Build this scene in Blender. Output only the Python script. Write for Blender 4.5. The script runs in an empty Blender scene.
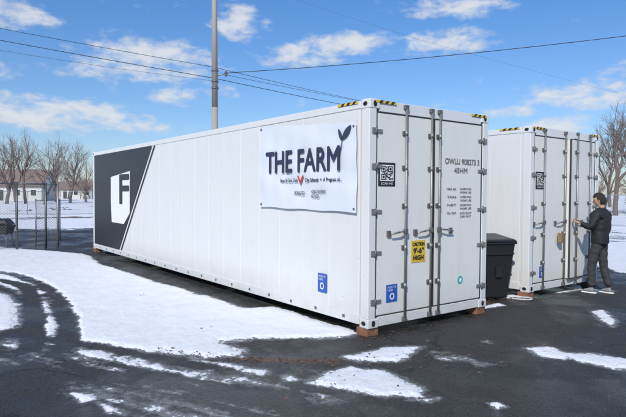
import bpy, bmesh, math, random
import numpy as np
from mathutils import Vector, Matrix
from mathutils import noise as mnoise
random.seed(7)
scene=bpy.context.scene
COL=bpy.context.collection
# ---------------- surveyed camera -----------------
CAM=np.array([-4.682,-5.038,1.809]); YAW,PIT,ROLL,F=0.647,-0.028,0.006,548.4
fw=np.array([math.sin(YAW)*math.cos(PIT),math.cos(YAW)*math.cos(PIT),math.sin(PIT)])
_r=np.array([math.cos(YAW),-math.sin(YAW),0.0]);_u=np.cross(_r,fw)
rt=_r*math.cos(ROLL)+_u*math.sin(ROLL);up=-_r*math.sin(ROLL)+_u*math.cos(ROLL)
def ray(x,y): return fw+rt*(x-313)/F+up*(208.5-y)/F
def onp(x,y,ax,v):
    d=ray(x,y);t=(v-CAM[ax])/d[ax];return CAM+t*d
def G(x,y): return onp(x,y,2,0.0)
def S(x,y): return onp(x,y,0,0.0)
def FR(x,y,yy=0.0): return onp(x,y,1,yy)
def D(x,y,dep): return CAM+ray(x,y)*dep
Z0=0.10
# ---------------- helpers -----------------
def link(o,parent=None):
    COL.objects.link(o)
    if parent is not None: o.parent=parent
    return o
def empty(name,loc=(0,0,0),rz=0):
    e=bpy.data.objects.new(name,None);e.location=loc;e.rotation_euler=(0,0,rz);e.empty_display_size=.3
    return link(e)
def mobj(name,verts,faces,mat,parent=None,smooth=False,mids=None):
    me=bpy.data.meshes.new(name);me.from_pydata([tuple(v) for v in verts],[],faces);me.update()
    for m in (mat if isinstance(mat,(list,tuple)) else [mat]): me.materials.append(m)
    if mids is not None: me.polygons.foreach_set('material_index',mids)
    if smooth: me.polygons.foreach_set('use_smooth',[True]*len(me.polygons))
    o=bpy.data.objects.new(name,me);return link(o,parent)
BF=[(0,3,2,1),(4,5,6,7),(0,1,5,4),(1,2,6,5),(2,3,7,6),(3,0,4,7)]
def boxv(x0,x1,y0,y1,z0,z1): return [(x0,y0,z0),(x1,y0,z0),(x1,y1,z0),(x0,y1,z0),(x0,y0,z1),(x1,y0,z1),(x1,y1,z1),(x0,y1,z1)]
def bevel(o,w,seg=2):
    b=o.modifiers.new('b','BEVEL');b.width=w;b.segments=seg;b.limit_method='ANGLE'
def box(name,x0,x1,y0,y1,z0,z1,mat,parent=None,bv=0.0):
    o=mobj(name,boxv(x0,x1,y0,y1,z0,z1),BF,mat,parent)
    if bv: bevel(o,bv)
    return o
def boxes(name,lst,mat,parent=None,bv=0.0):
    vs=[];fs=[]
    for b in lst:
        n=len(vs);vs+=boxv(*b);fs+=[tuple(i+n for i in f) for f in BF]
    o=mobj(name,vs,fs,mat,parent)
    if bv: bevel(o,bv)
    return o
def tube_data(p0,p1,r0,r1,n=8,vs=None,fs=None,cap=True):
    p0=Vector(p0);p1=Vector(p1);d=(p1-p0)
    if d.length<1e-6:return
    d.normalize();a=d.orthogonal().normalized();b=d.cross(a)
    k=len(vs)
    for p,r in((p0,r0),(p1,r1)):
        for i in range(n):
            t=2*math.pi*i/n;vs.append(tuple(p+a*(r*math.cos(t))+b*(r*math.sin(t))))
    for i in range(n):
        j=(i+1)%n;fs.append((k+i,k+j,k+n+j,k+n+i))
    if cap: fs.append(tuple(k+i for i in reversed(range(n))));fs.append(tuple(k+n+i for i in range(n)))
def tubes(name,lst,mat,parent=None,n=10,smooth=True):
    vs=[];fs=[]
    for p0,p1,r0,r1 in lst: tube_data(p0,p1,r0,r1,n,vs,fs)
    o=mobj(name,vs,fs,mat,parent,smooth=False)
    if smooth:
        for p in o.data.polygons:
            if len(p.vertices)==4:p.use_smooth=True
    return o
# ---------------- materials -----------------
def newmat(name):
    m=bpy.data.materials.new(name);m.use_nodes=True
    nt=m.node_tree;return m,nt,nt.nodes['Principled BSDF']
def N(nt,t,**kw):
    n=nt.nodes.new(t)
    for k,v in kw.items(): setattr(n,k,v)
    return n
def mat(name,col,rough=.6,metal=0,var=.12,scale=8,bump=0.0,bscale=60,stretch=None):
    m,nt,b=newmat(name);L=nt.links.new
    tc=N(nt,'ShaderNodeTexCoord');mp=N(nt,'ShaderNodeMapping')
    if stretch: mp.inputs['Scale'].default_value=stretch
    L(tc.outputs['Object'],mp.inputs[0])
    no=N(nt,'ShaderNodeTexNoise');no.inputs['Scale'].default_value=scale;no.inputs['Detail'].default_value=4
    L(mp.outputs[0],no.inputs['Vector'])
    mx=N(nt,'ShaderNodeMix',data_type='RGBA')
    mx.inputs[6].default_value=(*[c*(1-var) for c in col],1);mx.inputs[7].default_value=(*[min(1,c*(1+var)) for c in col],1)
    L(no.outputs['Fac'],mx.inputs[0]);L(mx.outputs[2],b.inputs['Base Color'])
    b.inputs['Roughness'].default_value=rough;b.inputs['Metallic'].default_value=metal
    if bump:
        n2=N(nt,'ShaderNodeTexNoise');n2.inputs['Scale'].default_value=bscale;n2.inputs['Detail'].default_value=4
        L(mp.outputs[0],n2.inputs['Vector'])
        bp=N(nt,'ShaderNodeBump');bp.inputs['Strength'].default_value=bump;bp.inputs['Distance'].default_value=.02
        L(n2.outputs['Fac'],bp.inputs['Height']);L(bp.outputs[0],b.inputs['Normal'])
    return m
def paint_mat(name,col,streak=.2,grime=(.36,.33,.29)):
    m,nt,b=newmat(name);L=nt.links.new
    tc=N(nt,'ShaderNodeTexCoord');mp=N(nt,'ShaderNodeMapping');mp.inputs['Scale'].default_value=(5,5,.8)
    L(tc.outputs['Object'],mp.inputs[0])
    n1=N(nt,'ShaderNodeTexNoise');n1.inputs['Scale'].default_value=1.1;n1.inputs['Detail'].default_value=6;n1.inputs['Roughness'].default_value=.65
    L(mp.outputs[0],n1.inputs['Vector'])
    r1=N(nt,'ShaderNodeMapRange');r1.inputs[1].default_value=.5;r1.inputs[2].default_value=.9;r1.inputs[3].default_value=0;r1.inputs[4].default_value=streak
    L(n1.outputs['Fac'],r1.inputs[0])
    sp=N(nt,'ShaderNodeSeparateXYZ');L(tc.outputs['Object'],sp.inputs[0])
    r2=N(nt,'ShaderNodeMapRange');r2.inputs[1].default_value=.60;r2.inputs[2].default_value=.12;r2.inputs[3].default_value=0;r2.inputs[4].default_value=.6
    L(sp.outputs['Z'],r2.inputs[0])
    n2=N(nt,'ShaderNodeTexNoise');n2.inputs['Scale'].default_value=5;n2.inputs['Detail'].default_value=6
    L(tc.outputs['Object'],n2.inputs['Vector'])
    mu=N(nt,'ShaderNodeMath',operation='MULTIPLY');L(r2.outputs[0],mu.inputs[0]);L(n2.outputs['Fac'],mu.inputs[1])
    ad=N(nt,'ShaderNodeMath',operation='ADD');ad.use_clamp=True;L(mu.outputs[0],ad.inputs[0]);L(r1.outputs[0],ad.inputs[1])
    mx=N(nt,'ShaderNodeMix',data_type='RGBA');mx.inputs[6].default_value=(*col,1);mx.inputs[7].default_value=(*grime,1)
    L(ad.outputs[0],mx.inputs[0])
    n3=N(nt,'ShaderNodeTexNoise');n3.inputs['Scale'].default_value=24;n3.inputs['Detail'].default_value=3
    L(tc.outputs['Object'],n3.inputs['Vector'])
    r3=N(nt,'ShaderNodeMapRange');r3.inputs[1].default_value=.74;r3.inputs[2].default_value=.77
    L(n3.outputs['Fac'],r3.inputs[0])
    mx2=N(nt,'ShaderNodeMix',data_type='RGBA');mx2.inputs[7].default_value=(.20,.11,.07,1)
    L(mx.outputs[2],mx2.inputs[6]);L(r3.outputs[0],mx2.inputs[0]);L(mx2.outputs[2],b.inputs['Base Color'])
    b.inputs['Roughness'].default_value=.42
    n4=N(nt,'ShaderNodeTexNoise');n4.inputs['Scale'].default_value=1.6;L(tc.outputs['Object'],n4.inputs['Vector'])
    bp=N(nt,'ShaderNodeBump');bp.inputs['Strength'].default_value=.25;bp.inputs['Distance'].default_value=.02
    L(n4.outputs['Fac'],bp.inputs['Height']);L(bp.outputs[0],b.inputs['Normal'])
    return m
M={}
M['white']=paint_mat('container_white_paint',(.68,.68,.675),.13)
M['white2']=paint_mat('door_white_paint',(.71,.70,.67),.22)
M['black']=mat('black_vinyl',(.018,.019,.023),.38,var=.2,scale=2)
M['gasket']=mat('rubber_gasket',(.035,.035,.035),.7)
M['galv']=mat('galvanised_steel',(.28,.28,.27),.45,.6,var=.25,scale=20)
M['steel']=mat('dull_steel',(.16,.16,.155),.5,.5,var=.3,scale=25)
M['dark']=mat('painted_opening_shade',(.012,.012,.012),.9)  # near-black colour that paints the shade inside openings
M['yellow']=mat('hazard_yellow',(.66,.44,.04),.5,var=.25,scale=20)
M['ink']=mat('black_ink',(.02,.02,.02),.6)
M['grey_ink']=mat('grey_ink',(.16,.16,.17),.6)
M['navy']=mat('navy_print',(.03,.035,.08),.5)
M['red']=mat('red_print',(.5,.04,.03),.5)
M['teal']=mat('teal_print',(.05,.40,.38),.5)
M['leaf']=mat('leaf_print',(.03,.05,.09),.5)
M['blue']=mat('blue_sticker',(.03,.10,.42),.45)
M['sign_white']=mat('sign_white',(.75,.75,.75),.5,var=.02)
M['banner']=mat('banner_vinyl',(.68,.71,.77),.4,var=.03,scale=3,bump=.5,bscale=1.6)
M['wood']=mat('weathered_wood',(.20,.095,.05),.8,var=.6,scale=12,bump=.5,bscale=30)
M['bin']=mat('bin_plastic',(.016,.016,.017),.42,var=.2,scale=10)
M['bark']=mat('bare_bark',(.13,.10,.085),.9,var=.3,scale=4)
M['bark2']=mat('distant_bark',(.15,.115,.095),.9,var=.3,scale=.4)
M['pole']=mat('pole_wood',(.33,.30,.27),.85,var=.2,scale=6,stretch=(1,1,.08),bump=.3,bscale=30)
M['cable']=mat('cable',(.03,.03,.035),.6)
M['porc']=mat('insulator',(.10,.10,.11),.3)
M['jacket']=mat('jacket_cloth',(.013,.013,.015),.75,var=.2,scale=20,bump=.8,bscale=14)
M['pants']=mat('grey_trousers',(.034,.034,.038),.85,var=.2,scale=25,bump=.8,bscale=14)
M['skin']=mat('skin',(.45,.26,.18),.5,var=.05)
M['hair']=mat('dark_hair',(.02,.014,.01),.6,var=.4,scale=60,bump=.8,bscale=90)
M['shoe']=mat('pale_shoes',(.22,.22,.22),.6)
M['siding']=mat('house_siding',(.55,.53,.50),.8,var=.08)
M['roofm']=mat('weathered_roof',(.20,.15,.125),.9,var=.35,scale=1.2)
M['glass']=mat('window_glass',(.03,.035,.04),.1)
M['litter']=mat('dead_leaves',(.14,.07,.04),.9,var=.5,scale=9)

# ---------------- world -----------------
EL=math.radians(36);AZ=math.radians(54)
w=bpy.data.worlds.new("World");scene.world=w;w.use_nodes=True
nt=w.node_tree;L=nt.links.new
bg=nt.nodes['Background']
sky=N(nt,'ShaderNodeTexSky');sky.sky_type='NISHITA';sky.sun_disc=False;sky.sun_elevation=EL;sky.sun_rotation=AZ+math.pi
sky.air_density=1.0;sky.dust_density=.5;sky.ozone_density=1.2
tc=N(nt,'ShaderNodeTexCoord');sep=N(nt,'ShaderNodeSeparateXYZ');L(tc.outputs['Generated'],sep.inputs[0])
def mth(op,a,b=None,c=None,clamp=False):
    n=N(nt,'ShaderNodeMath',operation=op);n.use_clamp=clamp
    for i,v in enumerate((a,b,c)):
        if v is None: continue
        if isinstance(v,(int,float)): n.inputs[i].default_value=v
        else: L(v,n.inputs[i])
    return n.outputs[0]
az=mth('ARCTAN2',sep.outputs['X'],sep.outputs['Y'])
el=mth('ARCSINE',sep.outputs['Z'])
clouds=[(10,12,38,13,1),(238,22,26,17,1),(150,60,64,22,1),(100,68,40,11,.8),(300,57,44,11,1),(352,43,48,12,1.1),(450,42,44,12,1.1),(455,7,50,10,1),(50,114,85,16,1.1),(130,126,50,8,.8),(585,95,62,12,1.1),(512,112,28,6,1),(562,124,28,8,1.1),(190,95,40,10,.7),(-60,60,50,14,1),(700,60,60,16,1)]
cur=None
for cx,cy,rx,ry,wt in clouds:
    d=ray(cx,cy);d=d/np.linalg.norm(d);a0=math.atan2(d[0],d[1]);e0=math.asin(d[2])
    A=mth('MULTIPLY_ADD',az,F/rx,-a0*F/rx);B=mth('MULTIPLY_ADD',el,F/ry,-e0*F/ry)
    dd=mth('MULTIPLY_ADD',A,A,mth('MULTIPLY',B,B))
    v=mth('MULTIPLY_ADD',dd,-wt,1.25*wt)
    cur=v if cur is None else mth('MAXIMUM',cur,v)
cur=mth('MAXIMUM',cur,-0.75)
cmb=N(nt,'ShaderNodeCombineXYZ');L(mth('MULTIPLY',az,9),cmb.inputs[0]);L(mth('MULTIPLY',el,19),cmb.inputs[1])
nz=N(nt,'ShaderNodeTexNoise');nz.inputs['Scale'].default_value=2.1;nz.inputs['Detail'].default_value=8;nz.inputs['Roughness'].default_value=.60;nz.inputs['Distortion'].default_value=.2
L(cmb.outputs[0],nz.inputs['Vector'])
dens=mth('ADD',mth('MULTIPLY',cur,.6),mth('MULTIPLY',mth('SUBTRACT',nz.outputs['Fac'],.5),3.4))
mr=N(nt,'ShaderNodeMapRange');mr.interpolation_type='SMOOTHSTEP';mr.inputs[1].default_value=-.1;mr.inputs[2].default_value=1.05;mr.inputs[3].default_value=0;mr.inputs[4].default_value=.88
L(dens,mr.inputs[0])
mr2=N(nt,'ShaderNodeMapRange');mr2.inputs[1].default_value=.2;mr2.inputs[2].default_value=1.5
L(dens,mr2.inputs[0])
cc=N(nt,'ShaderNodeMix',data_type='RGBA');cc.inputs[6].default_value=(6.9,7.6,8.6,1);cc.inputs[7].default_value=(9.0,9.1,9.3,1)
L(mr2.outputs[0],cc.inputs[0])
gr_=N(nt,'ShaderNodeMapRange');gr_.inputs[1].default_value=.0;gr_.inputs[2].default_value=.40;L(el,gr_.inputs[0])
tint=N(nt,'ShaderNodeMix',data_type='RGBA');tint.inputs[6].default_value=(.92,1.02,1.28,1);tint.inputs[7].default_value=(.56,1.08,1.62,1)
L(gr_.outputs[0],tint.inputs[0])
hs=N(nt,'ShaderNodeMix',data_type='RGBA',blend_type='MULTIPLY');hs.inputs[0].default_value=1
L(sky.outputs[0],hs.inputs[6]);L(tint.outputs[2],hs.inputs[7])
cm=N(nt,'ShaderNodeMix',data_type='RGBA');L(mr.outputs[0],cm.inputs[0]);L(hs.outputs[2],cm.inputs[6]);L(cc.outputs[2],cm.inputs[7])
L(cm.outputs[2],bg.inputs['Color']);bg.inputs['Strength'].default_value=.09
# sun
sl=bpy.data.lights.new('sun','SUN');sl.energy=4.0;sl.angle=math.radians(.53);sl.color=(1,.955,.875)
so=bpy.data.objects.new('sun',sl);link(so)
dv=Vector((math.sin(AZ)*math.cos(EL),math.cos(AZ)*math.cos(EL),-math.sin(EL)))
so.rotation_euler=dv.to_track_quat('-Z','Y').to_euler();so.location=(-10,-10,15)

# ---------------- ground -----------------
rng=np.random.RandomState(3);LAT=rng.rand(256,256)
def vnoise(x,y):
    xi=np.floor(x).astype(int);yi=np.floor(y).astype(int);fx=x-xi;fy=y-yi
    fx=fx*fx*(3-2*fx);fy=fy*fy*(3-2*fy)
    g=lambda a,b:LAT[a%256,b%256]
    return (g(xi,yi)*(1-fx)+g(xi+1,yi)*fx)*(1-fy)+(g(xi,yi+1)*(1-fx)+g(xi+1,yi+1)*fx)*fy
def fbm(x,y,s,o=4,pers=.55):
    v=0;a=.5;t=0
    for i in range(o):
        v=v+a*vnoise(x*s+i*17.3,y*s+i*9.1);t+=a;a*=pers;s*=2.07
    return v/t
def sdpoly(px,py,poly):
    n=len(poly);d=np.full(px.shape,1e9);ins=np.zeros(px.shape,bool)
    for i in range(n):
        ax,ay=poly[i];bx,by=poly[(i+1)%n]
        ex,ey=bx-ax,by-ay;t=np.clip(((px-ax)*ex+(py-ay)*ey)/(ex*ex+ey*ey+1e-12),0,1)
        d=np.minimum(d,np.hypot(px-ax-t*ex,py-ay-t*ey))
        c=((ay>py)!=(by>py))&(px<(bx-ax)*(py-ay)/(by-ay+1e-12)+ax);ins^=c
    return np.where(ins,-d,d)
def sdline(px,py,pl):
    d=np.full(px.shape,1e9)
    for i in range(len(pl)-1):
        ax,ay=pl[i];bx,by=pl[i+1];ex,ey=bx-ax,by-ay
        t=np.clip(((px-ax)*ex+(py-ay)*ey)/(ex*ex+ey*ey+1e-12),0,1)
        d=np.minimum(d,np.hypot(px-ax-t*ex,py-ay-t*ey))
    return d
def GP(l): return [tuple(G(*q)[:2]) for q in l]
def smooth_line(l,n=6):
    P=[np.array(p) for p in l];out=[]
    for i in range(len(P)-1):
        p0=P[max(i-1,0)];p1=P[i];p2=P[i+1];p3=P[min(i+2,len(P)-1)]
        for k in range(n):
            t=k/n;out.append(tuple(.5*((2*p1)+(-p0+p2)*t+(2*p0-5*p1+4*p2-p3)*t*t+(-p0+3*p1-3*p2+p3)*t**3)))
    out.append(tuple(P[-1]));return out
fine=np.arange(YAW-math.radians(36),YAW+math.radians(36),math.radians(.12))
coarse=np.arange(YAW+math.radians(36),YAW+2*math.pi-math.radians(36),math.radians(2))
ang=np.concatenate([fine,coarse])
rad=[.5]
while rad[-1]<45: rad.append(rad[-1]*(1.0055 if rad[-1]>3 else 1.04))
while rad[-1]<4000: rad.append(rad[-1]*1.06)
rad=np.array(rad);nr,na=len(rad),len(ang)
AA,RR=np.meshgrid(ang,rad);X=CAM[0]+RR*np.sin(AA);Y=CAM[1]+RR*np.cos(AA)
n1=fbm(X,Y,1.1,4)-.5;n2=fbm(X+40,Y+11,5,4,.7)-.5;n3=fbm(X+4,Y+31,14,3,.8)-.5
snow=np.zeros_like(X)
def add(poly,val=1.0,soft=.12,amp=.5,nf=1.0):
    global snow
    sd=sdpoly(X,Y,GP(poly))
    m=np.clip(.5-(sd+n1*amp)/(2*soft),-.3,1)*val
    snow=np.maximum(snow,m)
add([(-300,246),(0,247),(97,255),(115,266),(250,299),(366,331),(352,337),(300,338),(255,338),(225,343),(240,352),(243,358),(200,358),(150,352),(110,345),(78,341),(70,322),(50,299),(22,285),(0,277),(-300,262)],1,.16,.3)
add([(-60,284),(0,285),(20,292),(33,304),(40,320),(42,334),(56,338),(62,322),(50,305),(25,289),(0,281),(-60,276)],.8,.12,.2)
add([(-60,288),(0,291),(14,300),(20,316),(18,328),(0,331),(-60,335)],1,.12,.2)
add([(190,360),(225,362),(262,371),(270,378),(235,374)],1,.10,.2)
add([(342,357),(372,351),(385,346),(425,346),(412,356),(400,363),(360,362)],.95,.09,.16)
add([(303,384),(330,372),(352,368),(385,371),(418,386),(424,397),(380,397),(340,388)],1,.11,.22)
add([(272,377),(290,375),(300,380),(285,385)],.9,.07,.14)
add([(72,393),(90,395),(98,400),(82,402)],1,.06,.1);add([(98,402),(112,406),(125,415),(108,412)],1,.06,.1)
add([(592,311),(604,310),(618,322),(612,327),(598,320)],.9,.09,.16)
add([(525,348),(548,347),(566,354),(562,360),(540,356)],.85,.09,.16)
add([(566,354),(600,355),(660,364),(680,374),(620,370),(585,362)],.9,.09,.2)
add([(490,404),(500,403),(505,407),(496,409)],.9,.05,.08)
add([(440,398),(430,402),(400,401),(415,398)],.8,.06,.1)
add([(500,300),(515,290),(545,292),(530,299),(515,298)],1,.07,.12)
add([(545,293),(585,288),(600,287),(560,294)],.7,.07,.12)
add([(470,308),(500,303),(505,306),(480,310)],.8,.06,.08)
add([(600,262),(618,272),(640,274),(900,285),(900,250),(600,250)],1,.15,.5)
# churned slush dragged along the wheel direction
t0=G(60,350)[:2];t1=G(310,408)[:2];dr=(t1-t0)/np.linalg.norm(t1-t0)
al=X*dr[0]+Y*dr[1];ac=-X*dr[1]+Y*dr[0]
streak=fbm(al*.5,ac*4.0,1.3,4,.62);streak2=fbm(al*1.2+9,ac*9.0,1.5,3,.6)
sd=sdpoly(X,Y,GP([(0,336),(70,340),(130,352),(200,360),(280,368),(345,392),(330,430),(180,425),(110,398),(50,372),(-40,352)]))
sl0=np.clip(.5-(sd+n1*.8)/.7,0,1)*(.10+1.5*(streak-.30)+.7*(streak2-.5))
snow=np.maximum(snow,np.clip(sl0,0,.95))
sd=sdpoly(X,Y,GP([(70,346),(120,353),(215,372),(270,380),(310,391),(250,388),(180,377),(120,366),(80,358)]))
snow=np.maximum(snow,np.clip(.5-(sd+n1*.3)/.25,0,1)*(.35+.9*(streak-.15)))
scat=np.clip((fbm(X+3,Y+8,.9,5,.6)-.68)*5,0,.45)*(RR<12)
snow=np.maximum(snow,scat)
far=np.clip((X-8.6+n1*2)/.8,0,1);far2=np.clip((Y-23+n1*5)/1.2,0,1)
snow=np.maximum(snow,np.maximum(far,far2))
lane=np.clip(1-np.abs(Y-36+n1*4)/2.5,0,1)*(X<14)
snow-=lane*.75
gr=np.clip((fbm(X,Y,.22,4)-.54)*6,0,1)*(RR>24)
snow-=gr*.5
for tr,wd,st in [([(-60,275),(-10,279),(22,285),(31,297),(36,314),(34,332),(28,350)],.11,1),([(-60,266),(0,272),(30,280),(50,291),(64,308),(70,330),(62,350)],.13,1),([(40,350),(90,368),(170,385),(280,408),(330,425)],.10,.5),([(72,341),(140,355),(230,371),(330,392),(420,415)],.08,.5),([(20,335),(90,360),(180,378),(300,400)],.06,.35)]:
    dl=sdline(X,Y,smooth_line(GP(tr)))
    snow-=st*np.clip(1.5-(dl+n2*.10)/wd,0,1)*(.50+.8*fbm(X,Y,9,3))
dl=sdline(X,Y,[(.02,12.4),(-.34,9.5),(-.28,6.0),(-.10,2.6)])
snow-=np.clip(1.5-(dl+n1*.3)/.26,0,1)*(Y>2.0)*1.3
snow=snow+(n2*.6+n3*.5)*np.clip(snow*6,0,1)*np.clip((1.25-snow)*2.2,0,1)
undercont=((X>.05)&(X<2.4)&(Y>.05)&(Y<12.1))|((X>4.06)&(X<6.4)&(Y>.3)&(Y<12.4))
snow=np.where(undercont,0,np.clip(snow,0,1))
ss=np.clip((snow-.50)/.5,0,1);ss=ss*ss*(3-2*ss)
lump=np.exp(-((X-3.55)**2+(Y-.15)**2)/.05)*.06+np.exp(-((X-3.85)**2+(Y-.05)**2)/.03)*.05
Z=ss*(.012+.022*(fbm(X,Y,2.5,4)-.3)+.012*fbm(X,Y,9,3)+lump)+.014*(fbm(X,Y,.7,3)-.5)*(RR<60)
Z=Z+np.where(RR>45,(fbm(X,Y,.02,3)-.5)*.8*np.clip((RR-45)/60,0,1),0)
Z=np.where(undercont,-.005,Z)
verts=np.stack([X.ravel(),Y.ravel(),Z.ravel()],1)
ii,jj=np.meshgrid(np.arange(nr-1),np.arange(na),indexing='ij');j2=(jj+1)%na
faces=np.stack([ii*na+jj,(ii+1)*na+jj,(ii+1)*na+j2,ii*na+j2],-1).reshape(-1,4)[:, ::-1]
me=bpy.data.meshes.new('ground')
nv=len(verts);c0=nv
verts=np.vstack([verts,[[CAM[0],CAM[1],0]]])
me.vertices.add(len(verts));me.vertices.foreach_set('co',verts.ravel())
tri=np.array([[c0,j,(j+1)%na] for j in range(na)])[:, ::-1]
nl=faces.size+tri.size
me.loops.add(nl);me.loops.foreach_set('vertex_index',np.concatenate([faces.ravel(),tri.ravel()]).astype(np.int32))
me.polygons.add(len(faces)+len(tri))
me.polygons.foreach_set('loop_start',np.concatenate([np.arange(len(faces))*4,len(faces)*4+np.arange(len(tri))*3]).astype(np.int32))
me.polygons.foreach_set('use_smooth',np.ones(len(faces)+len(tri),bool))
me.update(calc_edges=True);me.validate()
at=me.attributes.new('snow','FLOAT','POINT');at.data.foreach_set('value',np.concatenate([snow.ravel(),[0]]).astype(np.float32))
gm,gn,gb=newmat('tarmac_and_snow');L=gn.links.new
a=N(gn,'ShaderNodeAttribute');a.attribute_name='snow'
tc=N(gn,'ShaderNodeTexCoord')
def noise(s,d=5,r=.6):
    n=N(gn,'ShaderNodeTexNoise');n.inputs['Scale'].default_value=s;n.inputs['Detail'].default_value=d;n.inputs['Roughness'].default_value=r
    L(tc.outputs['Object'],n.inputs['Vector']);return n.outputs['Fac']
def gm_math(op,x,y,clamp=False):
    n=N(gn,'ShaderNodeMath',operation=op);n.use_clamp=clamp
    for i,v in enumerate((x,y)):
        if isinstance(v,(int,float)): n.inputs[i].default_value=v
        else: L(v,n.inputs[i])
    return n.outputs[0]
def mrange(v,a0,a1,b0=0,b1=1,sm=False):
    n=N(gn,'ShaderNodeMapRange')
    if sm:n.interpolation_type='SMOOTHSTEP'
    for i,q in enumerate((a0,a1,b0,b1)): n.inputs[i+1].default_value=q
    L(v,n.inputs[0]);return n.outputs[0]
def gmix(f,c1,c2):
    n=N(gn,'ShaderNodeMix',data_type='RGBA')
    if isinstance(f,(int,float)): n.inputs[0].default_value=f
    else: L(f,n.inputs[0])
    for i,c in ((6,c1),(7,c2)):
        if isinstance(c,tuple): n.inputs[i].default_value=(*c,1)
        else: L(c,n.inputs[i])
    return n.outputs[2]
fn=noise(22,5,.75);big=noise(.55,4,.6);mid=noise(3,5,.7);grit=noise(75,2,.7);grit2=noise(30,3,.85)
s=gm_math('ADD',a.outputs['Fac'],gm_math('MULTIPLY',gm_math('SUBTRACT',fn,.5),.9))
sf=mrange(s,.48,.58,0,1,True)
sl_=mrange(s,.12,.50,0,.75,True)
asp=gmix(mrange(big,.35,.65),(.013,.0125,.0125),(.040,.038,.036))
asp=gmix(mrange(mid,.45,.72,0,.6),asp,(.062,.058,.053))
asp=gmix(mrange(grit,.54,.70,0,.65),asp,(.17,.16,.15))
asp=gmix(mrange(grit2,.54,.68,0,.8),asp,(.007,.007,.007))
vor=N(gn,'ShaderNodeTexVoronoi',feature='DISTANCE_TO_EDGE');vor.inputs['Scale'].default_value=.42
dist=N(gn,'ShaderNodeVectorMath',operation='ADD');sc_=N(gn,'ShaderNodeVectorMath',operation='SCALE');sc_.inputs['Scale'].default_value=.7
nn=N(gn,'ShaderNodeTexNoise');nn.inputs['Scale'].default_value=1.8;nn.inputs['Detail'].default_value=5;L(tc.outputs['Object'],nn.inputs['Vector'])
L(nn.outputs['Color'],sc_.inputs[0]);L(tc.outputs['Object'],dist.inputs[0]);L(sc_.outputs[0],dist.inputs[1]);L(dist.outputs[0],vor.inputs['Vector'])
crk=mrange(vor.outputs['Distance'],.0,.012,1,0)
asp=gmix(gm_math('MULTIPLY',crk,.6),asp,(.006,.006,.006))
asp=gmix(sl_,asp,(.25,.255,.26))
snc=gmix(mrange(mid,.3,.7),(.80,.81,.83),(.90,.90,.90))
snc=gmix(mrange(grit2,.66,.80,0,.35),snc,(.45,.43,.41))
dst=N(gn,'ShaderNodeVectorMath',operation='LENGTH');L(tc.outputs['Object'],dst.inputs[0])
grass=gmix(mid,(.22,.17,.11),(.12,.10,.07))
asp=gmix(mrange(dst.outputs['Value'],26,34),asp,grass)
L(gmix(sf,asp,snc),gb.inputs['Base Color'])
wet=mrange(gm_math('ADD',big,gm_math('MULTIPLY',mid,.4)),.62,.80,.16,.80)
rg=N(gn,'ShaderNodeMix');L(sf,rg.inputs[0]);L(wet,rg.inputs[2]);rg.inputs[3].default_value=.75
L(rg.outputs[0],gb.inputs['Roughness']);gb.inputs['Specular IOR Level'].default_value=.4
hb=gm_math('ADD',gm_math('MULTIPLY',grit,.35),gm_math('MULTIPLY',sf,.5));hb=gm_math('ADD',hb,gm_math('MULTIPLY',fn,.8));hb=gm_math('ADD',hb,gm_math('MULTIPLY',grit2,.5))
bp=N(gn,'ShaderNodeBump');bp.inputs['Strength'].default_value=.9;bp.inputs['Distance'].default_value=.02
L(hb,bp.inputs['Height']);L(bp.outputs[0],gb.inputs['Normal'])
me.materials.append(gm)
link(bpy.data.objects.new('ground',me))
# dead leaf litter along the thaw edge: one mesh
vs=[];fs=[];rnd=random.Random(9)
def litter(x0,y0,x1,y1,n,spread):
    a=G(x0,y0);b=G(x1,y1)
    for i in range(n):
        t=rnd.random();p=a*(1-t)+b*t;p=Vector((p[0]+rnd.gauss(0,spread),p[1]+rnd.gauss(0,spread),.020+rnd.random()*.012))
        if -.04<p.x<2.5 and p.y>0:continue
        s_=rnd.uniform(.008,.026);q=Matrix.Rotation(rnd.uniform(0,6.3),3,'Z')@Matrix.Rotation(rnd.uniform(-.7,.7),3,'X')
        k=len(vs)
        for u,v in((-1,0),(0,-.5),(1.1,0),(0,.5)): vs.append(p+q@Vector((u*s_,v*s_,0)))
        fs.append((k,k+1,k+2,k+3))
litter(245,361,340,364,320,.05);litter(150,352,250,362,80,.06);litter(375,340,485,310,120,.05);litter(480,306,505,299,110,.07);litter(60,240,300,395,60,.6);litter(420,380,600,330,90,.5);litter(300,400,420,350,60,.3)
mobj('fallen_leaves',vs,fs,M['litter'])

# ---------------- text on planes -----------------
def text_mesh(name,body,org,ud,vd,w,h,mt,parent,off=0.0,nd=None,lift=.004,bold=0.0):
    c=bpy.data.curves.new(name,'FONT');c.body=body;c.resolution_u=4
    o=bpy.data.objects.new('tmp',c);COL.objects.link(o)
    dg=bpy.context.evaluated_depsgraph_get();me=bpy.data.meshes.new_from_object(o.evaluated_get(dg))
    bpy.data.objects.remove(o);n=len(me.vertices);co=np.empty(n*3);me.vertices.foreach_get('co',co);co=co.reshape(-1,3)
    mn=co.min(0);mx=co.max(0);uv=(co-mn)/(mx-mn+1e-9)
    ud=np.array(ud,float);vd=np.array(vd,float);nd=np.cross(ud,vd)
    base=np.array(org)+uv[:,0:1]*w*ud+uv[:,1:2]*h*vd
    sh=[(0,0)] if not bold else [(0,0),(bold,0),(-bold,0),(0,bold),(0,-bold),(bold*.7,bold*.7),(-bold*.7,-bold*.7),(bold*.7,-bold*.7),(-bold*.7,bold*.7)]
    pol=[tuple(p.vertices) for p in me.polygons];V=[];Fc=[]
    for i,(a,b) in enumerate(sh):
        k=len(V);V+=[tuple(q) for q in base+ud*a+vd*b+nd*(lift+i*.0003)];Fc+=[tuple(x+k for x in f) for f in pol]
    bpy.data.meshes.remove(me)
    return mobj(name,V,Fc,mt,parent)
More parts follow.
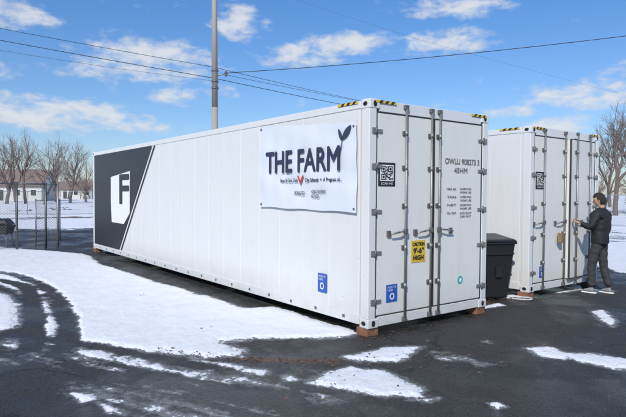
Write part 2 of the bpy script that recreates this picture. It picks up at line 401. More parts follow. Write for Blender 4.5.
def quad(name,org,ud,vd,w,h,t,mt,parent):
    ud=Vector(ud);vd=Vector(vd);nd=ud.cross(vd);o=Vector(org)
    vs=[o,o+ud*w,o+ud*w+vd*h,o+vd*h];vs=vs+[v+nd*t for v in vs]
    return mobj(name,vs,BF,mt,parent)
UX=(1,0,0);UZ=(0,0,1);UY=(0,-1,0)

# ---------------- containers -----------------
W_,LN,H_=2.44,12.19,2.896
def hazard(name,org,ud,vd,w,h,parent,n=7):
    ud=Vector(ud);vd=Vector(vd);nd=ud.cross(vd);o=Vector(org)+nd*.004
    vs=[];fs=[];ids=[];st=w/n;sk=h*.9
    for i in range(n):
        a=i*st;b=a+st
        q=[(a,0),(b,0),(min(b+sk,w),h),(min(a+sk,w),h)]
        if i==0:q[3]=(0,h)
        k=len(vs);vs+=[o+ud*u+vd*v for u,v in q];fs.append((k,k+1,k+2,k+3));ids.append(i%2)
    mobj(name,vs,fs,[M['yellow'],M['ink']],parent,mids=ids)
def container(name,ox,oy,open_right=0.0,rods=((.635,0),(1.135,0),(1.305,1))):
    P=empty(name,(ox,oy,0));z0=Z0;z1=Z0+H_;wh=M['white']
    box('body_shell',.022,W_-.022,.16,LN-.05,z0+.09,z1-.045,[wh],P)
    for sx,nm in((0,'side_left'),(1,'side_right')):
        vs=[];fs=[];y=.17;prof=[];pitch=.61
        while y<LN-.2:
            prof+=[(y,.014),(y+.012,.014),(y+.017,.0165),(y+.027,.0165),(y+.032,.014)];y+=pitch
        prof.append((LN-.17,.014))
        for (yy,xx) in prof:
            X_=xx if sx==0 else W_-xx
            vs+=[(X_,yy,z0+.15),(X_,yy,z1-.10)]
        for i in range(len(prof)-1):
            a=2*i;f=(a,a+1,a+3,a+2);fs.append(f if sx==0 else f[::-1])
        mobj(nm,vs,fs,wh,P)
        xs=(0.0,.05) if sx==0 else (W_-.05,W_)
        box('bottom_rail',xs[0],xs[1],.18,LN-.18,z0+.03,z0+.16,wh,P,.006)
        box('top_rail',xs[0]+.004,xs[1]-.004,.18,LN-.18,z1-.11,z1-.012,wh,P,.008)
        xs=(-.003,.0) if sx==0 else (W_,W_+.003)
        boxes('rail_pads',[(xs[0],xs[1]+.002,.45+k*.61,.50+k*.61,z0+.07,z0+.11) for k in range(19)],M['steel'],P)
    boxes('floor_crossmembers',[(.06,W_-.06,.5+k*.4,.56+k*.4,z0+.02,z0+.085) for k in range(29)],M['steel'],P)
    for yy0,yy1 in((.0,.16),(LN-.16,LN)):
        for xx0,xx1 in((0,.13),(W_-.13,W_)):
            box('corner_post',xx0+.004,xx1-.004,yy0+.006,yy1-.006,z0+.118,z1-.118,wh,P,.008)
    box('door_header',.178,W_-.178,.008,.15,z1-.15,z1-.008,wh,P,.006)
    box('door_sill',.178,W_-.178,.008,.15,z0+.01,z0+.135,wh,P,.006)
    box('rear_frame',.13,W_-.13,LN-.1,LN-.01,z0+.02,z1-.02,wh,P,.006)
    cs=[]
    for xx in(0,W_-.178):
        for yy in(0,LN-.162):
            for zz in(z0,z1-.118):
                cs.append((xx-.002,xx+.180,yy-.002,yy+.164,zz-.001,zz+.119))
    boxes('corner_castings',cs,wh,P,.012)
    vs=[];fs=[]
    def oval(c,ud,vd,a,b):
        k=len(vs);c=Vector(c);ud=Vector(ud);vd=Vector(vd)
        for i in range(16):
            t=2*math.pi*i/16;vs.append(tuple(c+ud*a*math.cos(t)+vd*b*math.sin(t)))
        fs.append(tuple(range(k,k+16)))
    for zz in(z0+.06,z1-.06):
        for xx in(.09,W_-.09): oval((xx,-.0045,zz),UX,UZ,.032,.04)
        for yy in(.082,LN-.082):
            oval((-.0045,yy,zz),UY,UZ,.04,.028);oval((W_+.0045,yy,zz),(0,1,0),UZ,.04,.028)
    mobj('aperture_shade_ovals',vs,fs,M['dark'],P)  # flat ovals: shade of the casting holes painted on, nothing cut
    zb,zt=z0+.145,z1-.16
    box('interior_shade_sheet',.14,W_-.14,.15,.158,zb-.01,zt+.01,M['dark'],P)  # thin sheet painting the shade of the unmodelled interior behind the doors
    for side in(0,1):
        hx=.14 if side==0 else W_-.14
        Ld=empty('door_leaf' ,(hx,.02,0));Ld.parent=P
        Ld.rotation_euler=(0,0,0 if side==0 else open_right)
        sgn=1 if side==0 else -1
        wdt=W_/2-.14-.012
        def bx(n,u0,u1,y0,y1,a,b,m,bv=0):
            u0,u1=sorted((u0*sgn,u1*sgn));return box(n,u0,u1,y0,y1,a,b,m,Ld,bv)
        bx('panel',.0,wdt,.0,.085,zb,zt,M['white2'],.012)
        bx('gasket_a',-.012,.008,-.004,.02,zb-.004,zt+.004,M['gasket']);bx('gasket_b',wdt-.012,wdt+.011,-.006,.02,zb-.004,zt+.004,M['gasket'])
        bx('gasket_c',.009,wdt-.013,-.004,.02,zt-.004,zt+.010,M['gasket']);bx('gasket_d',.009,wdt-.013,-.004,.02,zb-.010,zb+.006,M['gasket'])
        hl=[];HZ=(z0+.33,z0+.95,z0+1.48,z0+2.05,z0+2.50)
        for zz in HZ:
            h0,h1=sorted((-.02*sgn,.09*sgn));hl.append((h0,h1,-.016,-.001,zz-.024,zz+.024))
            h0,h1=sorted((-.10*sgn,-.03*sgn));hl.append((h0,h1,-.030,-.018,zz-.036,zz+.036))
        boxes('hinges',hl,M['galv'],Ld,.004)
        tubes('hinge_pins',[((-.022*sgn,-.022,zz-.05),(-.022*sgn,-.022,zz+.05),.013,.013) for zz in HZ],M['steel'],Ld)
        for rx,sd in rods:
            if sd!=side: continue
            u=(rx-hx)
            ZZ=(z0+.5,z0+1.0,z0+1.55,z0+2.05,z0+2.5)
            t=[((u,-.045,z0+.06),(u,-.045,z1-.06),.016,.016)]
            for zz in ZZ: t.append(((u,-.045,zz-.03),(u,-.045,zz+.03),.022,.022))
            tubes('lock_rod',t,M['galv'],Ld,12)
            boxes('rod_brackets',[(u-.036,u+.036,-.02,-.001,zz-.03,zz+.03) for zz in ZZ],M['steel'],Ld,.004)
            boxes('cam_keepers',[(u-.032,u+.032,-.060,-.014,z0+.03,z0+.085),(u-.032,u+.032,-.060,-.014,z1-.085,z1-.03)],M['steel'],Ld,.006)
            dr=-1 if (side==0) else 1
            hl_=.28
            tubes('rod_handle',[((u,-.05,z0+1.22),(u+dr*hl_*.5,-.075,z0+1.21),.012,.012),((u+dr*hl_*.5,-.075,z0+1.21),(u+dr*hl_,-.06,z0+1.185),.012,.010)],M['galv'],Ld)
            boxes('handle_latch',[(u+dr*hl_-.03,u+dr*hl_+.03,-.03,-.001,z0+1.15,z0+1.23),(u-.028,u+.028,-.070,-.03,z0+1.18,z0+1.25)],M['steel'],Ld,.005)
    hazard('hazard_tape',(.10,-.002,z1-.046),UX,UZ,.36,.036,P);hazard('hazard_tape_b',(W_-.42,-.002,z1-.046),UX,UZ,.36,.036,P)
    hazard('hazard_tape_c',(-.002,.62,z1-.046),UY,UZ,.40,.036,P)
    bl=[]
    for yy in(.0,LN-.25):
        for xx in(.0,W_-.20): bl.append((xx,xx+.20,yy+.02,yy+.22,-.01,z0-.002))
    boxes('bearer_blocks',bl,M['wood'],P,.008)
    return P
C1=container('shipping_container',0,0)
C2X,C2Y=4.016,.261
C2=container('shipping_container.001',C2X,C2Y,open_right=math.radians(4.5),rods=((.42,0),(1.12,0),(1.42,1),(2.0,1)))

def spoly(name,pts,lift,mt,parent):
    return mobj(name,[(-lift,y,z) for y,z in pts],[tuple(range(len(pts)))],mt,parent)
spoly('black_vinyl_panel',[(12.02,.27),(9.75,.27),(7.35,2.88),(12.02,2.88)],.003,M['black'],C1)
spoly('vinyl_stripe',[(9.62,.27),(9.55,.27),(7.15,2.88),(7.22,2.88)],.003,M['black'],C1)
a,b,c,d=S(111,177),S(130,171),S(130,213),S(124,224)
e_,f_=S(112,222),S(111,200)
spoly('logo_block',[(p[1],p[2]) for p in (a,b,c,d,e_,f_)],.006,M['sign_white'],C1)
q=S(120,203);q2=S(129,175)
text_mesh('logo_letter','F',(0,q[1],q[2]),UY,UZ,q[1]-q2[1],q2[2]-q[2],M['black'],C1,lift=.009,bold=.03)

# banner
B=empty('banner');
c=[S(261,127),S(261,207),S(358,213),S(358,122)]
nu,nvv=50,30;vs=[];fs=[]
for i in range(nu+1):
    for j in range(nvv+1):
        u=i/nu;v=j/nvv
        p=(1-u)*((1-v)*c[1]+v*c[0])+u*((1-v)*c[2]+v*c[3])
        edge=math.sin(math.pi*u*6)**2*.010*(1-abs(2*v-1))**.5
        sag=-.02*math.sin(math.pi*u*3)**2*(v-.5)*2
        wr=.007*math.sin(9*u+14*v)*math.sin(math.pi*v)
        vs.append((-.018-edge-.010*math.sin(5*u+3*v)**2+wr,p[1],p[2]+sag*.6))
for i in range(nu):
    for j in range(nvv):
        k=i*(nvv+1)+j;fs.append((k,k+nvv+1,k+nvv+2,k+1))
mobj('vinyl_sheet',vs,fs,M['banner'],B,smooth=True)
tubes('grommets',[((-.020,p[1]+s1*.05,p[2]+s2*.05),(-.036,p[1]+s1*.05,p[2]+s2*.05),.016,.016) for p,s1,s2 in((c[0],-1,-1),(c[1],-1,1),(c[2],1,1),(c[3],1,-1))],M['steel'],B)
def side_text(nm,txt,x0,yt,x1,yb,mt,bold=0,par=B,lift=.046):
    xm=(x0+x1)/2;a=S(x0,(yt+yb)/2)[1];b=S(x1,(yt+yb)/2)[1];zt=S(xm,yt)[2];zb=S(xm,yb)[2]
    return text_mesh(nm,txt,(0,a,zb),UY,UZ,a-b,zt-zb,mt,par,lift=lift,bold=bold)
side_text('title_text','THE FARM',268.5,149.5,342,171.5,M['navy'],.009)
side_text('subtitle_text','Boys & Girls Club          City Schools  +  A Program of...',283,178,344,183,M['navy'],.001)
side_text('logo_text','V',300,176,306,184,M['red'],.006,lift=.047)
side_text('small_text_a','DONATED',297,191,307,195,M['grey_ink'],.001);side_text('small_text_b','GROWERS\nFUND',314,190,328,198,M['grey_ink'],.001)
def leafshape(nm,x0,y0,x1,y1,wd):
    a=S(x0,y0);b=S(x1,y1);a=np.array([a[1],a[2]]);b=np.array([b[1],b[2]]);d=b-a;n=np.array([-d[1],d[0]]);n/=np.linalg.norm(n)
    pts=[];K=10
    for i in range(K+1): t=i/K;pts.append(a+d*t+n*wd*math.sin(math.pi*t)**.8)
    for i in range(K-1,0,-1): t=i/K;pts.append(a+d*t-n*wd*math.sin(math.pi*t)**.8)
    mobj(nm,[(-.0495,p[0],p[1]) for p in pts],[tuple(range(len(pts)))],M['leaf'],B)
leafshape('leaf_a',344.5,140,354,125,.045);leafshape('leaf_b',345,141,341,129,.03)
leafshape('leaf_stem',342,158,345.5,137,.008)

def blue_sticker(nm,org,ud,w,h):
    P=empty(nm);quad('plate',org,ud,UZ,w,h,.003,M['blue'],P)
    o=np.array(org,float);u=np.array(ud,float)
    text_mesh('text_a','PUSH TO\nFARM',o+u*w*.12+np.array(UZ)*h*.62,ud,UZ,w*.76,h*.28,M['sign_white'],P,lift=.006)
    text_mesh('text_b','O',o+u*w*.3+np.array(UZ)*h*.15,ud,UZ,w*.4,h*.36,M['sign_white'],P,lift=.006,bold=.003)
    return P
a=S(318,291);blue_sticker('sticker_sign',(-.002,a[1],a[2]),UY,.20,.26)
a=FR(387,303);blue_sticker('sticker_sign.001',(a[0],.017,a[2]),UX,.2,.23)
a=FR(540,278,C2Y);blue_sticker('sticker_sign.002',(a[0],C2Y+.017,a[2]),UX,.16,.2)
def qr_sign(nm,org,w,h):
    P=empty(nm);o=np.array(org,float)
    quad('board',o,UX,UZ,w,h,.004,M['ink'],P)
    quad('white_field',o+np.array([w*.10,-.0042,h*.22]),UX,UZ,w*.8,h*.68,.001,M['sign_white'],P)
    rnd=random.Random(5);n=17;cw=w*.70/n;ch=h*.58/n;vs=[];fs=[]
    def onf(i,j):
        for ci,cj in((0,0),(0,n-7),(n-7,n-7)):
            if ci<=i<ci+7 and cj<=j<cj+7:
                a,b=i-ci,j-cj;return (a in(0,6) or b in(0,6)) or (2<=a<=4 and 2<=b<=4)
        return rnd.random()<.48
    for i in range(n):
        for j in range(n):
            if onf(i,j):
                x=o[0]+w*.15+i*cw;z=o[2]+h*.27+j*ch;k=len(vs);y=o[1]-.0075
                vs+=[(x,y,z),(x+cw,y,z),(x+cw,y,z+ch),(x,y,z+ch)];fs.append((k,k+1,k+2,k+3))
    mobj('code_modules',vs,fs,M['ink'],P)
    text_mesh('scan_text','SCAN ME',o+np.array([w*.15,0,h*.06]),UX,UZ,w*.7,h*.10,M['sign_white'],P,lift=.006)
a=FR(379,186);b=FR(396,163);qr_sign('code_sign',(a[0],.017,a[2]),b[0]-a[0],b[2]-a[2])
a=FR(536.5,189,C2Y);b=FR(546,172,C2Y);qr_sign('code_sign.001',(a[0],C2Y+.017,a[2]),b[0]-a[0],b[2]-a[2])
CA=empty('caution_sign');a=FR(412,263);b=FR(426,240);w,h=b[0]-a[0],b[2]-a[2];o=np.array([a[0],.016,a[2]])
quad('plate',o,UX,UZ,w,h,.003,M['yellow'],CA)
text_mesh('text_a','CAUTION',o+np.array([w*.08,0,h*.76]),UX,UZ,w*.84,h*.15,M['ink'],CA,lift=.006,bold=.003)
text_mesh('text_b',"9'-6\"",o+np.array([w*.14,0,h*.42]),UX,UZ,w*.72,h*.24,M['ink'],CA,lift=.006,bold=.004)
text_mesh('text_c','HIGH',o+np.array([w*.14,0,h*.12]),UX,UZ,w*.72,h*.20,M['ink'],CA,lift=.006,bold=.004)
def ftext(nm,txt,x0,yt,x1,yb,mt,par,bold=0,yy=0):
    a=FR(x0,(yt+yb)/2,yy);b=FR(x1,(yt+yb)/2,yy);zt=FR((x0+x1)/2,yt,yy)[2];zb=FR((x0+x1)/2,yb,yy)[2]
    loc=par.location if par else (0,0,0)
    return text_mesh(nm,txt,(a[0]-loc[0],yy+.02-loc[1],zb),UX,UZ,b[0]-a[0],zt-zb,mt,par,bold=bold,lift=.006)
ftext('code_text','OWLU 908273 3',446,159,480,164.5,M['grey_ink'],C1,.002)
ftext('type_text','45HM',455,168,468,173,M['grey_ink'],C1,.002)
rows=[('MAX. GR.','34,000 KGS','74,960 LBS'),('TARE','4,700 KGS','10,360 LBS'),('NET','29,300 KGS','64,600 LBS'),('CU. CAP.','67.5 CU.M','2,383 CU.FT')]
for i,rw in enumerate(rows):
    y0=188+i*8
    ftext('spec_label',rw[0],448,y0,457,y0+2.0,M['grey_ink'],C1,.001)
    ftext('spec_value',rw[1],461,y0,472,y0+2.0,M['grey_ink'],C1,.001);ftext('spec_value',rw[2],461,y0+3.4,472,y0+5.4,M['grey_ink'],C1,.001)
def disc(nm,c,r,mt,par):
    vs=[(c[0]+r*math.cos(2*math.pi*i/20),c[1],c[2]+r*math.sin(2*math.pi*i/20)) for i in range(20)]
    mobj(nm,vs,[tuple(range(20))],mt,par)
a=FR(461,280);disc('teal_sticker',(a[0],.015,a[2]),.06,M['teal'],C1);disc('teal_sticker_core',(a[0],.0125,a[2]),.030,M['sign_white'],C1)
a=FR(557,237,C2Y)
box('lock_box',a[0]-C2X-.045,a[0]-C2X+.045,-.11,-.03,a[2]-.10,a[2]+.08,mat('brass_lock',(.22,.15,.08),.5),C2,.01)

# power cord from the second container
pts=[(3.98,1.0,.9),(3.95,.92,.45),(3.90,.75,.10),(3.80,.55,.03),(3.86,.34,.035),(3.98,.22,.03),(3.86,.10,.03),(3.72,.16,.035),(3.66,.34,.03)]
sm=smooth_line([np.array(p) for p in pts],8)
tubes('power_cord',[(sm[i],sm[i+1],.011,.011) for i in range(len(sm)-1)],mat('cord_white',(.6,.6,.58),.5),None,8)

# ---------------- wheelie bin -----------------
BN=empty('wheelie_bin',(3.44,.64,0),math.radians(-24))
def frust(nm,b,t,z0,z1,mt,par,bv=.02):
    vs=[(b[0],b[2],z0),(b[1],b[2],z0),(b[1],b[3],z0),(b[0],b[3],z0),(t[0],t[2],z1),(t[1],t[2],z1),(t[1],t[3],z1),(t[0],t[3],z1)]
    o=mobj(nm,vs,BF,mt,par);bevel(o,bv,3);return o
frust('body',(-.21,.21,-.20,.24),(-.28,.28,-.32,.33),.06,1.0,M['bin'],BN)
box('rim',-.30,.30,-.345,.35,.975,1.015,M['bin'],BN,.012)
lv=[(-.305,-.37,1.017),(.305,-.37,1.017),(.305,.34,1.06),(-.305,.34,1.06),(-.26,-.32,1.06),(.26,-.32,1.06),(.27,.30,1.12),(-.27,.30,1.12)]
o=mobj('lid',lv,BF,M['bin'],BN);bevel(o,.02,3)
tubes('lid_handle',[((-.27,.40,1.04),(.27,.40,1.04),.016,.016),((-.25,.33,1.0),(-.25,.40,1.04),.014,.014),((.25,.33,1.0),(.25,.40,1.04),.014,.014)],M['bin'],BN)
tubes('wheels',[((-.29,.24,.10),(-.235,.24,.10),.10,.10),((.235,.24,.10),(.29,.24,.10),.10,.10),((-.24,.24,.10),(.24,.24,.10),.014,.014)],M['gasket'],BN,20)
boxes('body_ribs',[(-.26,.26,-.325,-.30,.80,.83),(-.06,.06,-.30,-.275,.42,.60)],M['bin'],BN,.006)

# ---------------- person -----------------
def skin(name,verts,edges,radii,mt,parent,root=0,sub=2):
    me=bpy.data.meshes.new(name);me.from_pydata(verts,edges,[]);o=bpy.data.objects.new(name,me);COL.objects.link(o)
    m=o.modifiers.new('s','SKIN');m.use_smooth_shade=True
    for i,r in enumerate(radii):
        sv=me.skin_vertices[0].data[i];sv.radius=r if isinstance(r,tuple) else (r,r);sv.use_root=(i==root)
    ms=o.modifiers.new('u','SUBSURF');ms.levels=sub;ms.render_levels=sub
    dg=bpy.context.evaluated_depsgraph_get();m2=bpy.data.meshes.new_from_object(o.evaluated_get(dg))
    bpy.data.objects.remove(o);m2.materials.clear();m2.materials.append(mt)
    m2.polygons.foreach_set('use_smooth',[True]*len(m2.polygons))
    return link(bpy.data.objects.new(name,m2),parent)
def wrinkle(o,amp,sc):
    me=o.data;NV=[(v.co.copy(),v.normal.copy()) for v in me.vertices]
    for v,(p,n) in zip(me.vertices,NV):
        k=mnoise.noise(Vector((p.x*sc,p.y*sc,p.z*sc*1.8)))+.5*mnoise.noise(Vector((p.x*sc*2,p.y*sc*2,p.z*sc*4)))
        v.co=p+n*amp*k
PE=empty('person',(5.57,-.20,.01))
o=skin('trousers',[(0,0,.97),(-.085,.0,.90),(-.11,.09,.50),(-.12,.07,.10),(.085,-.0,.90),(.10,-.02,.50),(.12,-.13,.10),(0,0,1.05)],
     [(0,1),(1,2),(2,3),(0,4),(4,5),(5,6),(0,7)],[(.15,.115),(.105,.11),.078,.068,(.105,.11),.078,.068,(.14,.11)],M['pants'],PE,sub=3)
wrinkle(o,.012,9)
o=skin('jacket',[(0,-.005,1.10),(0,0,.86),(0,-.015,1.33),(0,.0,1.47),(0,.02,1.565),(-.17,-.01,1.43),(-.29,.02,1.20),(-.30,.21,1.27),(.17,-.01,1.43),(.25,-.03,1.17),(.24,.12,.97)],
     [(0,1),(0,2),(2,3),(3,4),(3,5),(5,6),(6,7),(3,8),(8,9),(9,10)],
     [(.185,.15),(.20,.155),(.205,.155),(.125,.11),(.08,.08),.092,.078,.055,.092,.078,.055],M['jacket'],PE,sub=3)
wrinkle(o,.016,8)
for nm,(x,y,yw) in {'shoe_left':(-.12,.07,.1),'shoe_right':(.12,-.13,-.1)}.items():
    sp_=empty(nm,(x,y,0),yw);sp_.parent=PE
    skin('upper',[(0,-.04,.065),(0,.02,.055),(0,.10,.04),(0,.155,.033)],[(0,1),(1,2),(2,3)],[(.045,.055),(.045,.045),(.042,.032),(.03,.022)],M['shoe'],sp_)
    box('sole',-.040,.040,-.08,.175,-.008,.018,M['sign_white'],sp_,.012)
def hand(nm,wr,dirv,palmn,curl,par):
    d=Vector(dirv).normalized();n=Vector(palmn).normalized();s=d.cross(n).normalized()
    w0=Vector(wr);H=empty(nm);H.parent=par
    pts=[w0-d*.03,w0+d*.03,w0+d*.085];skin('palm',[tuple(p) for p in pts],[(0,1),(1,2)],[(.028,.024),(.038,.017),(.040,.015)],M['skin'],H)
    for i,(off,ln) in enumerate(((-.030,.070),(-.010,.080),(.011,.075),(.030,.060))):
        b=w0+d*.075+s*off;ps=[b];ang=0
        for k in range(3):
            ang+=curl;dd=d*math.cos(ang)+n*math.sin(ang);ps.append(ps[-1]+dd*ln*(.42,.32,.26)[k])
        skin('finger_%d'%(i+1),[tuple(p) for p in ps],[(0,1),(1,2),(2,3)],[.0095,.009,.0085,.0075],M['skin'],H,sub=1)
    b=w0+d*.025-s*.03;p1=b+(d*.5-s*.8+n*.3).normalized()*.035;p2=p1+(d*.9-s*.2+n*.4).normalized()*.03
    skin('thumb',[tuple(b),tuple(p1),tuple(p2)],[(0,1),(1,2)],[.013,.011,.009],M['skin'],H,sub=1)
hand('hand_left',(-.298,.255,1.29),(.05,.8,.25),(.9,0,-.1),.45,PE)
hand('hand_right',(.24,.15,.93),(-.05,.45,-.85),(-.9,0,0),.35,PE)
HD=empty('head',(0,.03,1.70));HD.parent=PE;HD.rotation_euler=(math.radians(-12),0,math.radians(22))
bm=bmesh.new();bmesh.ops.create_uvsphere(bm,u_segments=32,v_segments=24,radius=1)
for v in bm.verts:
    x,y,z=v.co
    X_=x*.076;Y_=y*.095;Z_=z*.118
    if z<0: X_*=1-.30*(-z)**1.5;Y_=Y_*(1-.12*(-z))+(.012*(-z) if y>0 else .03*(-z))
    if y>.3: Y_-=.008*(y-.3)
    Y_+=.026*math.exp(-(x/.16)**2-((z+.16)/.16)**2)*(y>0)
    Y_+=.007*math.exp(-(x/.6)**2-((z-.17)/.1)**2)*(y>0)
    Y_-=.010*(math.exp(-((x-.38)/.18)**2-((z-.02)/.13)**2)+math.exp(-((x+.38)/.18)**2-((z-.02)/.13)**2))*(y>0)
    Y_+=.008*math.exp(-(x/.3)**2-((z+.50)/.08)**2)*(y>0)
    v.co=(X_,Y_,Z_)
me=bpy.data.meshes.new('face');bm.to_mesh(me);bm.free();me.materials.append(M['skin'])
me.polygons.foreach_set('use_smooth',[True]*len(me.polygons));link(bpy.data.objects.new('face',me),HD)
skin('neck',[(0,-.02,-.05),(0,-.02,-.17)],[(0,1)],[.055,.06],M['skin'],HD)
for sx in(-1,1):
    skin('ear',[(sx*.078,.0,.02),(sx*.083,-.008,.0),(sx*.078,-.0,-.025)],[(0,1),(1,2)],[.012,.014,.009],M['skin'],HD,sub=1)
    disc('eye',(sx*.029,.093,.003),.009,M['ink'],HD)
bm=bmesh.new();bmesh.ops.create_uvsphere(bm,u_segments=36,v_segments=26,radius=1)
dl=[v for v in bm.verts if (v.co.y>.25 and v.co.z<.42) or v.co.z<-.74 or (v.co.z<-.08 and v.co.y>-.05)]
bmesh.ops.delete(bm,geom=dl,context='VERTS')
for v in bm.verts:
    x,y,z=v.co;k=1+.07*random.random()
    v.co=(x*.090*k,y*.110*k-.006,z*.132*k+.006)
me=bpy.data.meshes.new('hair');bm.to_mesh(me);bm.free();me.materials.append(M['hair'])
me.polygons.foreach_set('use_smooth',[True]*len(me.polygons));o=link(bpy.data.objects.new('hair',me),HD)
o.modifiers.new('s','SOLIDIFY').thickness=.012

# ---------------- utility pole and wires -----------------
pd=27.0
pt=D(215,100,pd);px_,py_=pt[0],pt[1]
UP=empty('utility_pole',(px_,py_,0))
tubes('shaft',[((0,0,-.2),(0,0,6),.17,.15),((0,0,6),(-.06,0,14.5),.15,.11)],M['pole'],UP,16)
zi=D(222,74,pd)[2]
bx_=D(226,74,pd)-np.array([px_,py_,0])
tubes('bracket',[((0,0,zi-.1),(bx_[0],bx_[1],zi),.035,.03)],M['galv'],UP)
tubes('insulator',[((bx_[0],bx_[1],zi-.12),(bx_[0],bx_[1],zi+.02),.05,.07),((bx_[0],bx_[1],zi+.02),(bx_[0],bx_[1],zi+.14),.08,.04)],M['porc'],UP)
tubes('clamps',[((0,0,zi-.75),(0,0,zi-.67),.18,.18),((0,0,zi+.1),(0,0,zi+.18),.175,.175),((.0,0,zi-.42),(.0,0,zi-.35),.175,.175)],M['steel'],UP)
WR=empty('power_lines')
def wire(name,pts,sag,r=.012):
    P0=[np.array(p) for p in pts];ps=[]
    for i in range(len(P0)-1):
        for k in range(16):
            t=k/16;p=P0[i]*(1-t)+P0[i+1]*t;p=p.copy();p[2]-=sag*4*t*(1-t);ps.append(p)
    ps.append(P0[-1])
    tubes(name,[(ps[i],ps[i+1],r,r) for i in range(len(ps)-1)],M['cable'],WR,5)
wire('line_a',[D(-300,-32,24),D(213,67,pd),D(420,112,45)],.12)
wire('line_b',[D(-300,-18,24),D(213,78,pd),D(420,118,45)],.10,.016)
wire('line_c',[D(226,73,pd),D(900,-2,22)],.35,.017)
wire('line_d',[D(226,75,pd),D(420,112,45)],.05,.01)
wire('line_e',[D(-300,-8,24),D(214,81,pd)],.3,.007)
wire('line_f',[D(240,-20,60),D(420,40,60),D(760,130,70)],.1,.008)

# ---------------- trees -----------------
def branch(vs,fs,p,d,l,r,lev,rnd,n):
    segs=3 if lev>1 else 2;q=p
    pts=[p]
    for i in range(segs):
        d=(d+Vector((rnd.uniform(-.16,.16),rnd.uniform(-.16,.16),rnd.uniform(-.04,.12)))).normalized()
        q2=q+d*(l/segs);r2=r*(1-.42*(i+1)/segs);tube_data(q,q2,r*(1-.42*i/segs),r2,n,vs,fs,False);q=q2;pts.append(q)
    if lev==0:return
    k=rnd.randint(3,4)
    for i in range(k):
        t=rnd.uniform(.35,1);b=pts[min(int(t*segs)+0,segs-1)].lerp(pts[min(int(t*segs)+1,segs)],(t*segs)%1)
        if i==0:b=q
        a=rnd.uniform(0,6.28);sp=rnd.uniform(.35,.85) if i else .2
        o=d.orthogonal().normalized();o=Matrix.Rotation(a,3,d)@o
        nd=(d*math.cos(sp)+o*math.sin(sp)+Vector((0,0,.12))).normalized()
        branch(vs,fs,b,nd,l*rnd.uniform(.58,.78),r*.52,lev-1,rnd,max(3,n-1))
def tree(name,loc,h,seed,mt,lev=5,r=None):
    rnd=random.Random(seed);vs=[];fs=[];r=r or h*.018
    branch(vs,fs,Vector((0,0,-.3)),Vector((0,0,1)),h*.28,r,lev,rnd,7)
    zm=max(v[2] for v in vs);k=h*1.0/zm if zm>0 else 1
    vs=[(v[0]*k,v[1]*k,v[2]*k) for v in vs]
    o=mobj(name,vs,fs,mt,None);o.location=loc;return o
def gl(x,dep):
    p=D(x,193,dep);return (p[0],p[1],0)
tspec=[(6,75,10),(26,78,11.5),(44,74,10.5),(-22,90,11),(70,85,10.5),(86,95,9.5),(604,60,8),(616,48,10),(632,52,11),(655,60,10),(-60,85,10),(16,95,12),(56,95,11),(610,80,12)]
for i,(x,dp,h) in enumerate(tspec):
    tree('bare_tree' if i==0 else 'bare_tree.%03d'%i,gl(x,dp),h,20+i,M['bark'],5)
vs=[];fs=[];rnd=random.Random(4)
for i in range(170):
    xx=rnd.uniform(-260,900) if i>60 else rnd.uniform(-40,110);dp=rnd.uniform(130,190)
    p=gl(xx,dp);h=rnd.uniform(7,12)
    branch(vs,fs,Vector(p),Vector((0,0,1)),h*.30,h*.020,3,rnd,4)
mobj('distant_treeline',vs,fs,M['bark2'])

# ---------------- distant buildings -----------------
def house(nm,x,dep,wd,dp_,wall,ridge,rz,seed=0):
    p=gl(x,dep);P=empty(nm,(p[0],p[1],0),rz)
    box('walls',-wd/2,wd/2,-dp_/2,dp_/2,-.3,wall,M['siding'],P)
    vs=[(-wd/2-.4,-dp_/2-.5,wall-.1),(wd/2+.4,-dp_/2-.5,wall-.1),(wd/2+.4,0,ridge),(-wd/2-.4,0,ridge),(-wd/2-.4,dp_/2+.5,wall-.1),(wd/2+.4,dp_/2+.5,wall-.1)]
    o=mobj('roof',vs,[(0,1,2,3),(3,2,5,4)],M['roofm'],P);o.modifiers.new('s','SOLIDIFY').thickness=.18
    mobj('gables',[(-wd/2,-dp_/2,wall),(-wd/2,dp_/2,wall),(-wd/2,0,ridge-.15),(wd/2,-dp_/2,wall),(wd/2,dp_/2,wall),(wd/2,0,ridge-.15)],[(0,2,1),(3,4,5)],M['siding'],P)
    n=int(wd/2.6);wl=[];fr=[]
    for i in range(n):
        u=-wd/2+(i+.5)*wd/n
        if i==n//2: wl.append((u-.45,u+.45,-dp_/2-.03,-dp_/2+.02,0,2.05));continue
        wl.append((u-.5,u+.5,-dp_/2-.03,-dp_/2+.02,1.0,2.1));fr.append((u-.58,u+.58,-dp_/2-.02,-dp_/2+.03,.92,2.18))
    boxes('window_frames',fr,M['sign_white'],P);boxes('windows_and_door',wl,M['glass'],P)
    return P
rzc=-YAW
house('long_house',10,112,15,9,3.0,6.3,rzc+.15)
house('long_house.001',-45,125,16,8,3.2,6.2,rzc-.2)
house('storage_shed',66,140,16,7,2.6,4.4,rzc)

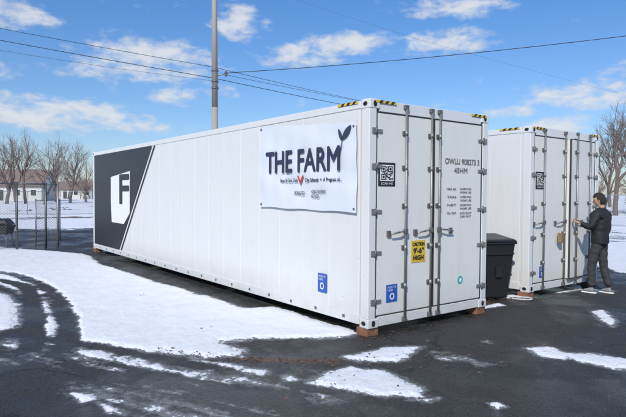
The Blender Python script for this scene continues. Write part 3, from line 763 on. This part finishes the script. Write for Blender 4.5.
# ---------------- chain link fences -----------------
def fence(name,pts,h,sp=.09,r=.0035,posts=True,pr=.03):
    P=empty(name);ps=[];mv=[];mf=[]
    for i in range(len(pts)-1):
        a=Vector((*pts[i][:2],0));b=Vector((*pts[i+1][:2],0));d=b-a;Ln=d.length;d.normalize();n=max(1,round(Ln/2.6))
        for k in range(n+1): q=a+d*(Ln*k/n);ps.append((q-Vector((0,0,.05)),q+Vector((0,0,h+.05)),pr,pr))
        ps.append((a+Vector((0,0,h)),b+Vector((0,0,h)),pr*.65,pr*.65));ps.append((a+Vector((0,0,.08)),b+Vector((0,0,.08)),pr*.3,pr*.3))
        u=-h
        while u<Ln:
            for s_ in(0,1):
                u0,u1=u,u+h;z0_,z1_=(0.05,h) if s_==0 else (h,0.05)
                t0=max(0,(0-u0)/(u1-u0));t1=min(1,(Ln-u0)/(u1-u0))
                if t1>t0:
                    A=a+d*(u0+(u1-u0)*t0)+Vector((0,0,z0_+(z1_-z0_)*t0));B_=a+d*(u0+(u1-u0)*t1)+Vector((0,0,z0_+(z1_-z0_)*t1))
                    tube_data(A,B_,r,r,3,mv,mf,False)
            u+=sp
    tubes('posts_and_rails',ps,M['galv'],P,8);mobj('mesh_wires',mv,mf,M['galv'],P)
    return P
f0=G(-260,262);f1=G(17,250);f2=G(46,247);f3=G(58,246)
fence('chain_link_fence',[f0,f1,f2,f3],2.05,r=.0025,pr=.035)
fence('chain_link_gate',[G(36,243),G(60,240)],1.5,r=.0025,pr=.022)
fence('chain_link_fence.001',[D(-300,200,42),D(60,200,42),D(130,200,46)],1.8,sp=.16,r=.005)
fence('chain_link_fence.002',[D(560,200,34),D(640,200,30),D(900,200,28)],1.8,sp=.16,r=.005)
q=G(3,247);EB=empty('outdoor_grill',(q[0],q[1],0),rzc)
frust('firebox',(-.28,.22,-.22,.22),(-.36,.30,-.27,.27),.42,.72,M['bin'],EB,.03)
frust('lid',(-.36,.30,-.27,.27),(-.24,.18,-.16,.16),.73,.92,M['bin'],EB,.04)
tubes('legs',[((x,y,0),(x*.8,y*.8,.45),.018,.018) for x in(-.28,.24) for y in(-.2,.2)]+[((-.25,-.30,.80),(.2,-.30,.80),.014,.014)],M['steel'],EB)

# ---------------- camera -----------------
cd=bpy.data.cameras.new('camera');cd.sensor_width=36;cd.lens=F/626*36;cd.clip_end=6000;cd.clip_start=.05
co=bpy.data.objects.new('camera',cd);link(co)
mw=Matrix(((rt[0],up[0],-fw[0],CAM[0]),(rt[1],up[1],-fw[1],CAM[1]),(rt[2],up[2],-fw[2],CAM[2]),(0,0,0,1)))
co.matrix_world=mw;scene.camera=co
scene.view_settings.view_transform='Standard';scene.view_settings.look='None';scene.view_settings.exposure=0
